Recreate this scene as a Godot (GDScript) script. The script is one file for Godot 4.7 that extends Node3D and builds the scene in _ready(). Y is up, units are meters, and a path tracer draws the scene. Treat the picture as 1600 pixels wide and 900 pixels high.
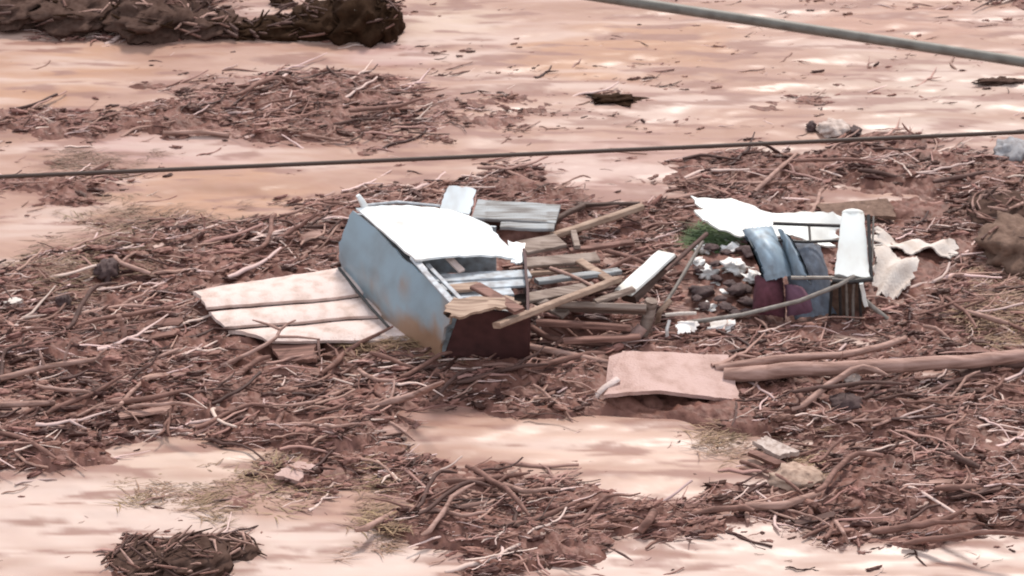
extends Node3D
# Flood debris on a pale mud flow: an overturned white cabinet, loose planks, a broken frame, wires overhead.

const CAM_D := 22.0
const CAM_P := 28.0            # degrees the camera looks down
const FOV := 11.68
var rng := RandomNumberGenerator.new()
var cam_pos: Vector3
var cam_b: Basis
var used := {}
var M := {}

# ground plan: share of debris (1) against open muddy water (0), on a grid of metres
const GX0 := -8.0
const GZ0 := -10.5
const GC := 0.06
const GNX := 268
const GNZ := 300
var plan := PackedFloat32Array()
var wet := PackedFloat32Array()
var n_low := FastNoiseLite.new()
var n_mid := FastNoiseLite.new()
var n_fine := FastNoiseLite.new()
var n_edge := FastNoiseLite.new()
var n_flow := FastNoiseLite.new()
var n_fold := FastNoiseLite.new()

# ---------------------------------------------------------------- helpers
func gp(px: float, py: float, h := 0.0) -> Vector3:
	# the point at height h that the photograph shows at pixel (px, py)
	var k := tan(deg_to_rad(FOV * 0.5)) / 450.0
	var d := cam_b * Vector3((px - 800.0) * k, (450.0 - py) * k, -1.0)
	return cam_pos + d * ((h - cam_pos.y) / d.y)

func numbered(called: String) -> String:
	if not used.has(called):
		used[called] = 0
		return called
	used[called] += 1
	return "%s_%03d" % [called, used[called]]

func tag(o: Node, label: String, category: String, group := "", kind := "") -> Node:
	o.set_meta("label", label)
	o.set_meta("category", category)
	if group: o.set_meta("group", group)
	if kind: o.set_meta("kind", kind)
	return o

func thing(called: String, at: Vector3, label: String, category: String, group := "") -> Node3D:
	var o := Node3D.new()
	o.name = numbered(called)
	add_child(o, true)
	o.position = at
	tag(o, label, category, group)
	return o

func put(called: String, mesh: Mesh, m: Material, parent: Node = null, at := Vector3.ZERO) -> MeshInstance3D:
	# mesh vertices are world positions; the node stands at `at`, children keep the parent's origin
	var o := MeshInstance3D.new()
	o.mesh = mesh
	o.material_override = m
	o.name = called if parent else numbered(called)
	(parent if parent else self).add_child(o, true)
	o.position = at
	return o

class MB:
	var v := PackedVector3Array()
	var n := PackedVector3Array()
	var c := PackedColorArray()
	var ix := PackedInt32Array()
	var off := Vector3.ZERO
	func vert(p: Vector3, nn: Vector3, col := Color.WHITE) -> int:
		v.append(p - off); n.append(nn); c.append(col)
		return v.size() - 1
	func tri(a: int, b: int, d: int):
		ix.append(a); ix.append(b); ix.append(d)
	func quad(a: Vector3, b: Vector3, d: Vector3, e: Vector3, col := Color.WHITE):
		# clockwise from outside
		var nn := (d - a).cross(b - a).normalized()
		if nn.length() < 0.5: nn = (e - a).cross(b - a).normalized()
		if nn.length() < 0.5: nn = Vector3.UP
		var i := vert(a, nn, col)
		vert(b, nn, col); vert(d, nn, col); vert(e, nn, col)
		tri(i, i + 1, i + 2); tri(i, i + 2, i + 3)
	func commit() -> ArrayMesh:
		var a := []
		a.resize(Mesh.ARRAY_MAX)
		a[Mesh.ARRAY_VERTEX] = v
		a[Mesh.ARRAY_NORMAL] = n
		a[Mesh.ARRAY_COLOR] = c
		a[Mesh.ARRAY_INDEX] = ix
		var m := ArrayMesh.new()
		m.add_surface_from_arrays(Mesh.PRIMITIVE_TRIANGLES, a)
		return m

func mb(off := Vector3.ZERO) -> MB:
	var b := MB.new()
	b.off = off
	return b

func tube(b: MB, pts: Array, rad: Array, sides := 6, col := Color.WHITE, flat := 1.0):
	var rows := []
	var u := Vector3.ZERO
	for i in pts.size():
		var t: Vector3 = (pts[mini(i + 1, pts.size() - 1)] - pts[maxi(i - 1, 0)]).normalized()
		if i == 0:
			u = t.cross(Vector3.UP)
			if u.length() < 0.1: u = t.cross(Vector3.RIGHT)
		u = (u - t * u.dot(t)).normalized()
		var w := t.cross(u)
		var row := []
		for j in sides:
			var a := TAU * j / sides
			var d := u * cos(a) + w * sin(a) * flat
			row.append(b.vert(pts[i] + d * rad[i], (u * cos(a) + w * sin(a) / flat).normalized(), col))
		rows.append(row)
	for i in pts.size() - 1:
		for j in sides:
			var k := (j + 1) % sides
			b.tri(rows[i][j], rows[i + 1][j], rows[i + 1][k])
			b.tri(rows[i][j], rows[i + 1][k], rows[i][k])
	for e in 2:
		var i: int = 0 if e == 0 else pts.size() - 1
		var t: Vector3 = (pts[0] - pts[1]).normalized() if e == 0 else (pts[i] - pts[i - 1]).normalized()
		var c0 := b.vert(pts[i], t, col)
		var ring := []
		for j in sides: ring.append(b.vert(b.v[rows[i][j]] + b.off, t, col))
		for j in sides:
			var k := (j + 1) % sides
			if e == 0: b.tri(c0, ring[j], ring[k])
			else: b.tri(c0, ring[k], ring[j])

func wob(p: Vector3, s := 1.0, seed_off := 0.0) -> float:
	return n_mid.get_noise_3d(p.x * s + seed_off, p.y * s, p.z * s)

func bent(shape: String, u: float, w: float) -> Vector3:
	match shape:
		"side": return Vector3(-0.05, -0.02, 0.03) * sin(w * PI) + Vector3(0.008, 0, -0.008) * sin(u * 9.0) + Vector3(-0.02, -0.02, 0.19) * sin(u * PI) * w * w
		"warp": return Vector3(0, -0.03 * w * sin(u * 7.0), 0)
		"lid": return Vector3(0, 0.05 * sin(u * PI) * (1.0 - w * 0.6) - 0.05 * pow(u, 8), 0)
		"crown": return Vector3(0, -0.025 * pow(absf(w - 0.5) * 2.0, 3.0), 0)
		"plate": return Vector3(0, 0.035 * sin(u * PI * 1.1 + 0.4) * w - 0.03 * w * u * u, 0)
		"waves": return Vector3(0, 0.025 * sin(u * 9.0 + w * 2.0) + 0.06 * (1.0 - u), 0)
		"ripples": return Vector3(0, 0.03 * sin(u * 16.0 + w * 3.0), 0)
		"drape": return Vector3(0.004, 0.011, 0.011) * (absf(sin(u * 4.2 + w * 2.6 + sin(w * 4.0 + u * 2.0) * 1.1)) + 0.35 * absf(sin(u * 9.0 - w * 6.0)) - 0.6) * (0.5 + w * 0.7) + Vector3(0, 0.10, 0.13) * sqrt(maxf(sin(u * PI), 0.0)) * sqrt(maxf(sin(0.25 + w * 2.6), 0.0)) - Vector3(0, 0.08, 0.1)
		"crumple": return Vector3(0, 0.04 * sin(u * 8.0 + w * 6.0), 0)
	return Vector3.ZERO

func mud_shade_c(u: float, w: float, p: Vector3) -> Color:
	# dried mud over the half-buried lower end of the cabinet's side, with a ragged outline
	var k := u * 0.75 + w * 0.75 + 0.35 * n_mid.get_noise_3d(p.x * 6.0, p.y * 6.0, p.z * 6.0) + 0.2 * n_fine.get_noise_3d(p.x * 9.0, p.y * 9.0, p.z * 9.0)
	return Color(0.25, 0.325, 0.375).lerp(Color(0.30, 0.18, 0.115), smoothstep(0.70, 1.0, k))  # blue-grey base paints in shade and sky tint; brown is dried mud

# a sheet over four corners (a far left, b far right, c near right, d near left), with thickness, dents and ragged edges
func sheet(b: MB, a: Vector3, bb: Vector3, c: Vector3, d: Vector3, th: float, nu := 10, nv := 8, dent := 0.0, ragged := 0.0, shape := "", muddy := false):
	var nn := (d - a).cross(bb - a).normalized()
	var flip := nn.y < -0.2
	if flip: nn = -nn
	var top := []
	for j in nv + 1:
		var row := []
		for i in nu + 1:
			var u := float(i) / nu
			var w := float(j) / nv
			var uu := u
			var ww := w
			if ragged > 0.0:
				var eu := absf(u - 0.5) * 2.0
				var ew := absf(w - 0.5) * 2.0
				uu += ragged * pow(eu, 4) * (n_edge.get_noise_2d(w * 90.0 + a.x * 50.0, u * 30.0)) * 1.5
				ww += ragged * pow(ew, 4) * (n_edge.get_noise_2d(u * 90.0 + a.z * 50.0, w * 30.0 + 77.0)) * 1.5
			var p := a.lerp(bb, uu).lerp(d.lerp(c, uu), ww)
			p += nn * dent * n_low.get_noise_3d(p.x * 9.0, p.y * 9.0 + 31.0, p.z * 9.0)
			if shape: p += bent(shape, u, w)
			row.append(p)
		top.append(row)
	var nm := []
	for j in nv + 1:
		var row := []
		for i in nu + 1:
			var du: Vector3 = top[j][mini(i + 1, nu)] - top[j][maxi(i - 1, 0)]
			var dv: Vector3 = top[mini(j + 1, nv)][i] - top[maxi(j - 1, 0)][i]
			var q := dv.cross(du).normalized()
			if q.dot(nn) < 0.0: q = -q
			row.append(q)
		nm.append(row)
	var ti := []
	var bi := []
	for j in nv + 1:
		var r1 := []
		var r2 := []
		for i in nu + 1:
			var col := Color.WHITE
			if muddy: col = mud_shade_c(float(i) / nu, float(j) / nv, top[j][i])
			r1.append(b.vert(top[j][i], nm[j][i], col))
			r2.append(b.vert(top[j][i] - nm[j][i] * th, -nm[j][i], col))
		ti.append(r1)
		bi.append(r2)
	for j in nv:
		for i in nu:
			var upper: Array = bi if flip else ti
			var lower: Array = ti if flip else bi
			b.tri(upper[j][i], upper[j][i + 1], upper[j + 1][i + 1])
			b.tri(upper[j][i], upper[j + 1][i + 1], upper[j + 1][i])
			b.tri(lower[j][i], lower[j + 1][i + 1], lower[j][i + 1])
			b.tri(lower[j][i], lower[j + 1][i], lower[j + 1][i + 1])
	var loop := []
	for i in nu: loop.append([0, i])
	for j in nv: loop.append([j, nu])
	for i in nu: loop.append([nv, nu - i])
	for j in nv: loop.append([nv - j, 0])
	for k in loop.size():
		var p: Array = loop[k]
		var q: Array = loop[(k + 1) % loop.size()]
		var p0: Vector3 = top[p[0]][p[1]]
		var q0: Vector3 = top[q[0]][q[1]]
		var p1: Vector3 = p0 - nm[p[0]][p[1]] * th
		var q1: Vector3 = q0 - nm[q[0]][q[1]] * th
		b.quad(p0, p1, q1, q0, b.c[ti[p[0]][p[1]]])

# a sawn plank between two points, its wide face turned up, ends slightly uneven, arrises eased
func plank_mesh(b: MB, p0: Vector3, p1: Vector3, w: float, th: float, roll := 0.0, taper := 1.0, bow := 0.0):
	var t := (p1 - p0).normalized()
	var s := t.cross(Vector3.UP).normalized()
	var up := s.cross(t).normalized()
	s = s.rotated(t, roll)
	up = up.rotated(t, roll)
	var e := minf(th, w) * 0.18
	var prof := [Vector2(-0.5 * w + e, 0.5 * th), Vector2(0.5 * w - e, 0.5 * th), Vector2(0.5 * w, 0.5 * th - e), Vector2(0.5 * w, -0.5 * th + e),
		Vector2(0.5 * w - e, -0.5 * th), Vector2(-0.5 * w + e, -0.5 * th), Vector2(-0.5 * w, -0.5 * th + e), Vector2(-0.5 * w, 0.5 * th - e)]
	var n := 6
	var rows := []
	for i in n + 1:
		var f := float(i) / n
		var c := p0.lerp(p1, f) + up * bow * sin(f * PI) + up * 0.006 * wob(p0 + t * f * 3.0, 20.0)
		var kk := lerpf(1.0, taper, f) * (1.0 + 0.05 * wob(p0 + t * f * 2.0, 30.0, 9.0))
		var row := []
		for q in prof: row.append(c + s * q.x * kk + up * q.y)
		rows.append(row)
	for i in n:
		for j in 8:
			var k := (j + 1) % 8
			b.quad(rows[i][j], rows[i + 1][j], rows[i + 1][k], rows[i][k])
	for j in range(1, 7):
		b.quad(rows[0][0], rows[0][j], rows[0][j + 1], rows[0][0])
		b.quad(rows[n][0], rows[n][j + 1], rows[n][j], rows[n][0])

# a closed lumpy body; r gives the half sizes, fold the strength of creases
func lump(b: MB, c: Vector3, bas: Basis, r: Vector3, seed_off: float, rough := 0.3, fold := 0.0, nu := 22, nv := 14):
	var pts := []
	for j in nv + 1:
		var row := []
		for i in nu:
			var th := PI * j / nv
			var ph := TAU * i / nu
			var d := Vector3(sin(th) * cos(ph), cos(th), sin(th) * sin(ph))
			var k := 1.0 + rough * n_low.get_noise_3d(d.x * 16.0 + seed_off, d.y * 16.0, d.z * 16.0) * 1.6
			k += rough * (0.5 if fold == 0.0 else 0.0) * n_mid.get_noise_3d(d.x * 14.0 + seed_off, d.y * 14.0, d.z * 14.0)
			if fold > 0.0:
				k += fold * sin(th) * (sqrt(0.02 + pow(n_fold.get_noise_3d(d.x * 1.1 + seed_off + d.y * 0.7, d.y * 0.45, d.z * 1.1), 2.0)) - 0.3)
			row.append(c + bas * (d * r * k))
		pts.append(row)
	var nm := []
	var id := []
	for j in nv + 1:
		var row := []
		for i in nu:
			var dv: Vector3 = pts[mini(j + 1, nv)][i] - pts[maxi(j - 1, 0)][i]
			var du: Vector3 = pts[j][(i + 1) % nu] - pts[j][(i - 1 + nu) % nu]
			var q := du.cross(dv)
			if j == 0 or j == nv or q.length() < 1e-9: q = pts[j][i] - c
			if q.dot(pts[j][i] - c) < 0.0: q = -q
			q = q.normalized()
			var col := Color.WHITE
			row.append(b.vert(pts[j][i], q, col))
		id.append(row)
	for j in nv:
		for i in nu:
			var k := (i + 1) % nu
			b.tri(id[j][i], id[j + 1][k], id[j][k])
			b.tri(id[j][i], id[j + 1][i], id[j + 1][k])

func crooked(len: float, r0: float, r1: float, bend: float, n := 6) -> Array:
	# a crooked stick along x, centred, with a random walk
	var pts := []
	var rad := []
	var y := 0.0
	var z := 0.0
	var dy := 0.0
	var dz := 0.0
	for i in n:
		var f := float(i) / (n - 1)
		pts.append(Vector3((f - 0.5) * len, y, z))
		rad.append(lerpf(r0, r1, f) * rng.randf_range(0.85, 1.15))
		dy = clampf(dy + rng.randf_range(-1, 1) * bend * 0.2, -bend * 0.25, bend * 0.25)
		dz = clampf(dz + rng.randf_range(-1, 1) * bend, -bend * 1.5, bend * 1.5)
		y += dy * len / n
		z += dz * len / n
	return [pts, rad]

# ---------------------------------------------------------------- textures and materials
func mottle(seed_v: int, freq: float, stops: Array, oct := 4, stretch := 1.0, size := 256) -> ImageTexture:
	var n := FastNoiseLite.new()
	n.seed = seed_v
	n.noise_type = FastNoiseLite.TYPE_SIMPLEX_SMOOTH
	n.frequency = freq
	n.fractal_octaves = oct
	var src := n.get_seamless_image(int(size / stretch), size)
	if stretch > 1.0: src.resize(size, size, Image.INTERPOLATE_CUBIC)
	var g := Gradient.new()
	var offs := PackedFloat32Array()
	var cols := PackedColorArray()
	for st in stops:
		offs.append(st[0])
		cols.append(st[1])
	g.offsets = offs
	g.colors = cols
	var img := Image.create(size, size, true, Image.FORMAT_RGB8)
	for y in size:
		for x in size:
			img.set_pixel(x, y, g.sample(src.get_pixel(x, y).r))
	img.generate_mipmaps()
	return ImageTexture.create_from_image(img)

func bumps(seed_v: int, freq: float, strength := 4.0) -> ImageTexture:
	var n := FastNoiseLite.new()
	n.seed = seed_v
	n.frequency = freq
	n.fractal_octaves = 4
	var img := n.get_seamless_image(256, 256)
	img.convert(Image.FORMAT_RGBA8)
	img.bump_map_to_normal_map(strength)
	img.generate_mipmaps()
	return ImageTexture.create_from_image(img)

func lin(r: float, g: float, b: float) -> Color:
	return Color(r, g, b).linear_to_srgb()

func mat(called: String, col: Color, rough: float, tex: Texture2D = null, scale := 2.0, nrm: Texture2D = null, metal := 0.0, vcol := false) -> StandardMaterial3D:
	var m := StandardMaterial3D.new()
	m.albedo_color = col
	m.roughness = rough
	m.metallic = metal
	if tex or nrm:
		m.uv1_triplanar = true
		m.uv1_world_triplanar = true
		m.uv1_scale = Vector3.ONE * scale
	if tex: m.albedo_texture = tex
	if nrm:
		m.normal_enabled = true
		m.normal_texture = nrm
		m.normal_scale = 0.4
	m.vertex_color_use_as_albedo = vcol
	m.cull_mode = BaseMaterial3D.CULL_DISABLED
	M[called] = m
	return m

func make_materials():
	var soft := mottle(3, 0.02, [[0.0, Color(0.62, 0.56, 0.54)], [0.45, Color(0.85, 0.82, 0.8)], [1.0, Color(1, 1, 1)]])
	var grain := mottle(9, 0.025, [[0.0, Color(0.55, 0.48, 0.44)], [0.5, Color(0.85, 0.82, 0.8)], [1.0, Color(1, 1, 1)]], 5, 8.0)
	var faint := mottle(7, 0.015, [[0.0, Color(0.80, 0.76, 0.72)], [0.35, Color(0.93, 0.91, 0.89)], [0.6, Color(0.98, 0.98, 0.97)], [1.0, Color(1, 1, 1)]], 5)
	var rough_n := bumps(11, 0.05, 6.0)
	var fine_n := bumps(13, 0.12, 4.0)
	mat("soil", Color.WHITE, 0.55, soft, 1.3, rough_n, 0.0, true)
	mat("water", Color.WHITE, 0.34, null, 1.0, null, 0.0, true)
	M.water.metallic_specular = 0.28
	mat("litter", Color.WHITE, 0.52, null, 1.0, null, 0.0, true)
	M.litter.metallic_specular = 0.3
	M.soil.metallic_specular = 0.3
	mat("stick_pale", lin(0.46, 0.285, 0.235), 0.8, grain, 3.0, fine_n)
	mat("stick_brown", lin(0.26, 0.132, 0.102), 0.8, grain, 3.0, fine_n)
	mat("stick_dark", lin(0.12, 0.058, 0.045), 0.8, grain, 3.0, fine_n)
	mat("wood_tan", lin(0.44, 0.31, 0.23), 0.75, grain, 2.5, fine_n)
	mat("wood_grey", lin(0.32, 0.25, 0.21), 0.8, grain, 2.5, fine_n)
	mat("wood_bluegrey", lin(0.36, 0.38, 0.39), 0.75, grain, 2.0, fine_n)
	mat("wood_dark", lin(0.12, 0.072, 0.056), 0.8, grain, 2.5, fine_n)
	mat("board_pink", lin(0.64, 0.50, 0.455), 0.7, faint, 1.4, fine_n)
	mat("plate_pink", lin(0.45, 0.285, 0.25), 0.65, faint, 1.2, fine_n)
	mat("enamel", lin(0.80, 0.83, 0.84), 0.32, faint, 1.1)
	mat("enamel_side_shaded", Color.WHITE, 0.36, faint, 0.7, null, 0.0, true)
	mat("liner", lin(0.50, 0.56, 0.61), 0.45, soft, 1.5)
	mat("rail", lin(0.62, 0.66, 0.70), 0.35, soft, 2.0, null, 0.3)
	mat("maroon", lin(0.085, 0.028, 0.026), 0.7, soft, 1.2)
	mat("black_metal", lin(0.045, 0.04, 0.038), 0.5, soft, 2.0, null, 0.2)
	mat("rod_grey", lin(0.30, 0.27, 0.24), 0.5, soft, 2.0, null, 0.2)
	mat("cloth_white", lin(0.62, 0.54, 0.49), 0.85, faint, 1.3, fine_n)
	mat("board_white", lin(0.84, 0.84, 0.80), 0.5, faint, 0.9)
	mat("tarp_blue", lin(0.34, 0.45, 0.54), 0.5, soft, 1.5)
	mat("cloth_slate", lin(0.17, 0.20, 0.25), 0.85, soft, 2.5, fine_n)
	mat("cloth_maroon", lin(0.13, 0.035, 0.05), 0.9, soft, 2.5, fine_n)
	mat("scrap", lin(0.78, 0.74, 0.72), 0.6, faint, 2.0)
	mat("stone_pale", lin(0.60, 0.50, 0.45), 0.85, soft, 2.5, rough_n)
	mat("stone_cream", lin(0.50, 0.36, 0.28), 0.85, soft, 2.5, rough_n)
	mat("stone_grey", lin(0.36, 0.36, 0.38), 0.8, soft, 2.0, rough_n)
	mat("stone_dark", lin(0.085, 0.046, 0.044), 0.8, soft, 2.5, rough_n)
	mat("wire_dark", lin(0.05, 0.025, 0.016), 0.6)
	mat("cable_grey", lin(0.20, 0.19, 0.165), 0.55, soft, 3.0)
	mat("heap_dark", lin(0.042, 0.021, 0.011), 0.9, soft, 2.0, rough_n)
	mat("heap_grey", lin(0.105, 0.064, 0.051), 0.9, soft, 2.0, rough_n)
	M.heap_dark.metallic_specular = 0.2
	M.heap_grey.metallic_specular = 0.2
	mat("mound_brown", lin(0.20, 0.12, 0.085), 0.9, soft, 2.0, rough_n)

# ---------------------------------------------------------------- ground plan
func poly(px: Array, h := 0.0) -> PackedVector2Array:
	var out := PackedVector2Array()
	for i in range(0, px.size(), 2):
		var g := gp(px[i], px[i + 1], h)
		out.append(Vector2(g.x, g.z))
	return out

func make_plan():
	# each: outline on the ground, share of debris inside
	var shapes := []
	shapes.append([poly([-700, 450, 0, 425, 70, 395, 170, 340, 290, 345, 410, 332, 520, 298, 620, 272, 740, 262, 860, 268, 890, 300, 1000, 285, 1090, 250, 1250, 222, 1330, 212, 1460, 212, 1520, 240, 1610, 250, 2300, 240,
		2300, 800, 1610, 826, 1450, 848, 1250, 842, 1130, 856, 900, 866, 840, 900, 830, 960, 720, 960, 705, 860, 610, 826, 480, 812, 400, 800, 340, 800, 225, 782, 165, 735, 0, 738, -700, 760]), 1.0])
	shapes.append([poly([570, 682, 700, 645, 860, 648, 905, 660, 1000, 652, 1110, 668, 1200, 700, 1135, 748, 1010, 786, 915, 772, 860, 732, 740, 716]), 0.0])
	shapes.append([poly([150, 715, 220, 686, 340, 686, 430, 708, 452, 738, 390, 764, 250, 770, 170, 748]), 0.0])
	shapes.append([poly([415, 792, 500, 776, 590, 788, 600, 806, 470, 814]), 0.0])
	shapes.append([poly([845, 262, 1090, 245, 1060, 300, 960, 318, 870, 312]), 0.1])
	shapes.append([poly([-300, 180, 0, 176, 200, 166, 250, 132, 400, 110, 520, 106, 650, 118, 720, 150, 770, 165, 690, 200, 705, 236, 580, 243, 540, 216, 370, 216, 200, 208, 0, 218, -300, 222]), 0.86])
	shapes.append([poly([640, 140, 860, 150, 930, 168, 860, 182, 760, 205, 660, 205]), 0.66])
	shapes.append([poly([640, 108, 800, 112, 940, 100, 960, 112, 820, 128, 660, 126]), 0.6])
	shapes.append([poly([1000, 120, 1180, 112, 1300, 120, 1180, 134, 1010, 134]), 0.56])
	shapes.append([poly([1120, 152, 1330, 142, 1420, 156, 1230, 172, 1110, 166]), 0.56])
	shapes.append([poly([1380, 176, 1600, 160, 1800, 165, 1600, 184, 1400, 190]), 0.58])
	shapes.append([poly([1400, 112, 1600, 118, 1800, 120, 1600, 136, 1420, 126]), 0.58])
	shapes.append([poly([45, 252, 140, 242, 225, 236, 232, 262, 150, 270, 60, 270]), 0.75])
	shapes.append([poly([-200, 282, 0, 280, 200, 270, 235, 290, 120, 330, 0, 312, -200, 312]), 0.75])
	shapes.append([poly([1010, 262, 1260, 222, 1300, 240, 1200, 290, 1040, 300]), 0.8])
	shapes.append([poly([900, 140, 960, 132, 1005, 150, 990, 168, 930, 168]), 0.68])
	shapes.append([poly([880, 104, 1010, 100, 1050, 116, 900, 128]), 0.3])
	shapes.append([poly([1250, 185, 1350, 185, 1370, 205, 1250, 210]), 0.55])
	shapes.append([poly([1300, 100, 1600, 60, 1900, 60, 1900, 200, 1600, 200, 1330, 190]), 0.30])
	shapes.append([poly([1480, -40, 1900, -40, 1900, 14, 1600, 14, 1490, 6]), 0.7])
	shapes.append([poly([-400, -30, 300, -30, 340, 30, 300, 62, 90, 66, 0, 46, -400, 40]), 0.8])
	shapes.append([poly([330, 20, 480, 8, 640, -20, 640, 66, 480, 66, 330, 58]), 0.6])
	shapes.append([poly([180, 850, 260, 832, 350, 826, 400, 850, 390, 940, 150, 940]), 0.86])
	shapes.append([poly([1010, 848, 1300, 842, 1310, 858, 1020, 866]), 0.35])
	var boxes := []
	for s in shapes:
		var r := Rect2(s[0][0], Vector2.ZERO)
		for p in s[0]: r = r.expand(p)
		boxes.append(r)
	var far_z := gp(800, 250).z
	plan.resize(GNX * GNZ)
	for j in GNZ:
		for i in GNX:
			var x := GX0 + i * GC
			var z := GZ0 + j * GC
			# the outlines are ragged
			var q := Vector2(x + 0.16 * n_edge.get_noise_2d(x * 14.0, z * 14.0) + 0.75 * n_edge.get_noise_2d(x * 6.0 + 900.0, z * 45.0), z + 0.26 * n_edge.get_noise_2d(x * 10.0 + 300.0, z * 18.0))
			var m := 0.04
			if absf(x) > 5.6 or z > 4.4 or z < -6.3:
				m = smoothstep(-0.1, 0.25, n_low.get_noise_2d(x * 4.0, z * 9.0)) * 0.9
			elif z < far_z and n_edge.get_noise_2d(x * 7.0 + 60.0, z * 62.0) > 0.06 - 0.03 * x: m = 0.5
			for k in shapes.size():
				if boxes[k].has_point(q) and Geometry2D.is_point_in_polygon(q, shapes[k][0]): m = shapes[k][1]
			plan[j * GNX + i] = m
	for pass_i in 4:
		var src := plan.duplicate()
		for j in range(1, GNZ - 1):
			for i in range(1, GNX - 1):
				var k := j * GNX + i
				plan[k] = (src[k] * 2.0 + src[k - 1] + src[k + 1] + src[k - GNX] + src[k + GNX]) / 6.0

	wet = plan.duplicate()
	for pass_i in 16:
		var src := wet.duplicate()
		for j in range(1, GNZ - 1):
			for i in range(2, GNX - 2):
				var k := j * GNX + i
				wet[k] = (src[k] + src[k - 2] + src[k + 2] + src[k - GNX] + src[k + GNX]) / 5.0

func reach(x: float, z: float) -> float:
	var i := clampi(int((x - GX0) / GC), 0, GNX - 1)
	var j := clampi(int((z - GZ0) / GC), 0, GNZ - 1)
	return wet[j * GNX + i]

func share(x: float, z: float) -> float:
	var fx := clampf((x - GX0) / GC, 0.0, GNX - 1.001)
	var fz := clampf((z - GZ0) / GC, 0.0, GNZ - 1.001)
	var i := int(fx)
	var j := int(fz)
	fx -= i
	fz -= j
	var k := j * GNX + i
	return lerpf(lerpf(plan[k], plan[k + 1], fx), lerpf(plan[k + GNX], plan[k + GNX + 1], fx), fz)

var bare := []      # footprints of things that lie on top of the litter
var pits := []      # [centre, radius x, radius z, depth]
func is_bare(x: float, z: float) -> bool:
	var q := Vector2(x, z)
	for f in bare:
		if Geometry2D.is_point_in_polygon(q, f): return true
	for pt in pits:
		if pt[3] > 0.1 and Vector2((x - pt[0].x) / pt[1], (z - pt[0].z) / pt[2]).length_squared() < 0.7: return true
	return false

func ground_h(x: float, z: float) -> float:
	var m := share(x, z)
	var h := -0.10 + 0.135 * m
	h += m * (0.075 * n_low.get_noise_2d(x * 5.0, z * 9.0) + 0.055 * n_mid.get_noise_2d(x * 5.0, z * 9.0) + 0.075 * (0.35 - absf(n_fine.get_noise_2d(x * 8.0, z * 13.0))) + 0.024 * n_fine.get_noise_2d(x * 14.0 + 70.0, z * 36.0))
	for p in pits:
		var d := Vector2((x - p[0].x) / p[1], (z - p[0].z) / p[2]).length_squared()
		if d < 4.0: h -= p[3] * exp(-d * 1.6)
	return h

func gh(p: Vector3) -> float:
	return maxf(ground_h(p.x, p.z), 0.0)

func axis(lo: float, hi: float, step: float, far: float) -> PackedFloat32Array:
	var out := PackedFloat32Array()
	var s := step
	var v := lo
	var left := []
	while v > -far:
		s *= 1.35
		v -= s
		left.append(v)
	left.reverse()
	for q in left: out.append(q)
	v = lo
	while v < hi:
		out.append(v)
		v += step
	s = step
	while v < far:
		out.append(v)
		s *= 1.35
		v += s
	return out

func grid(is_water: bool, xs: PackedFloat32Array, zs: PackedFloat32Array) -> ArrayMesh:
	var nx := xs.size()
	var nz := zs.size()
	var v := PackedVector3Array()
	v.resize(nx * nz)
	var c := PackedColorArray()
	c.resize(nx * nz)
	for j in nz:
		for i in nx:
			var y := water_h(xs[i], zs[j]) if is_water else ground_h(xs[i], zs[j])
			v[j * nx + i] = Vector3(xs[i], y, zs[j])
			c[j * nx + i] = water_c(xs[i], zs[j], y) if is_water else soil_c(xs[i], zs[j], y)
	var n := PackedVector3Array()
	n.resize(nx * nz)
	for j in nz:
		for i in nx:
			var dx := v[j * nx + mini(i + 1, nx - 1)] - v[j * nx + maxi(i - 1, 0)]
			var dz := v[mini(j + 1, nz - 1) * nx + i] - v[maxi(j - 1, 0) * nx + i]
			n[j * nx + i] = dz.cross(dx).normalized()
	var ix := PackedInt32Array()
	ix.resize((nx - 1) * (nz - 1) * 6)
	var k := 0
	for j in nz - 1:
		for i in nx - 1:
			var a := j * nx + i
			ix[k] = a; ix[k + 1] = a + 1; ix[k + 2] = a + nx + 1
			ix[k + 3] = a; ix[k + 4] = a + nx + 1; ix[k + 5] = a + nx
			k += 6
	var arr := []
	arr.resize(Mesh.ARRAY_MAX)
	arr[Mesh.ARRAY_VERTEX] = v
	arr[Mesh.ARRAY_NORMAL] = n
	arr[Mesh.ARRAY_COLOR] = c
	arr[Mesh.ARRAY_INDEX] = ix
	var m := ArrayMesh.new()
	m.add_surface_from_arrays(Mesh.PRIMITIVE_TRIANGLES, arr)
	return m

var tints := []     # silt tints in the water: [centre, rx, rz, colour]
func water_h(x: float, z: float) -> float:
	var a := 0.022 * n_flow.get_noise_2d(x * 11.0, z * 38.0) + 0.012 * n_flow.get_noise_2d(x * 34.0 + 90.0, z * 90.0)
	a += 0.014 * n_low.get_noise_2d(x * 6.0 + 50.0, z * 14.0)
	for p in pits:
		var d := Vector2((x - p[0].x) / p[1], (z - p[0].z) / p[2]).length_squared()
		if d < 5.0: a -= p[3] * 2.2 * exp(-d * 1.1)
	return a

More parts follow.
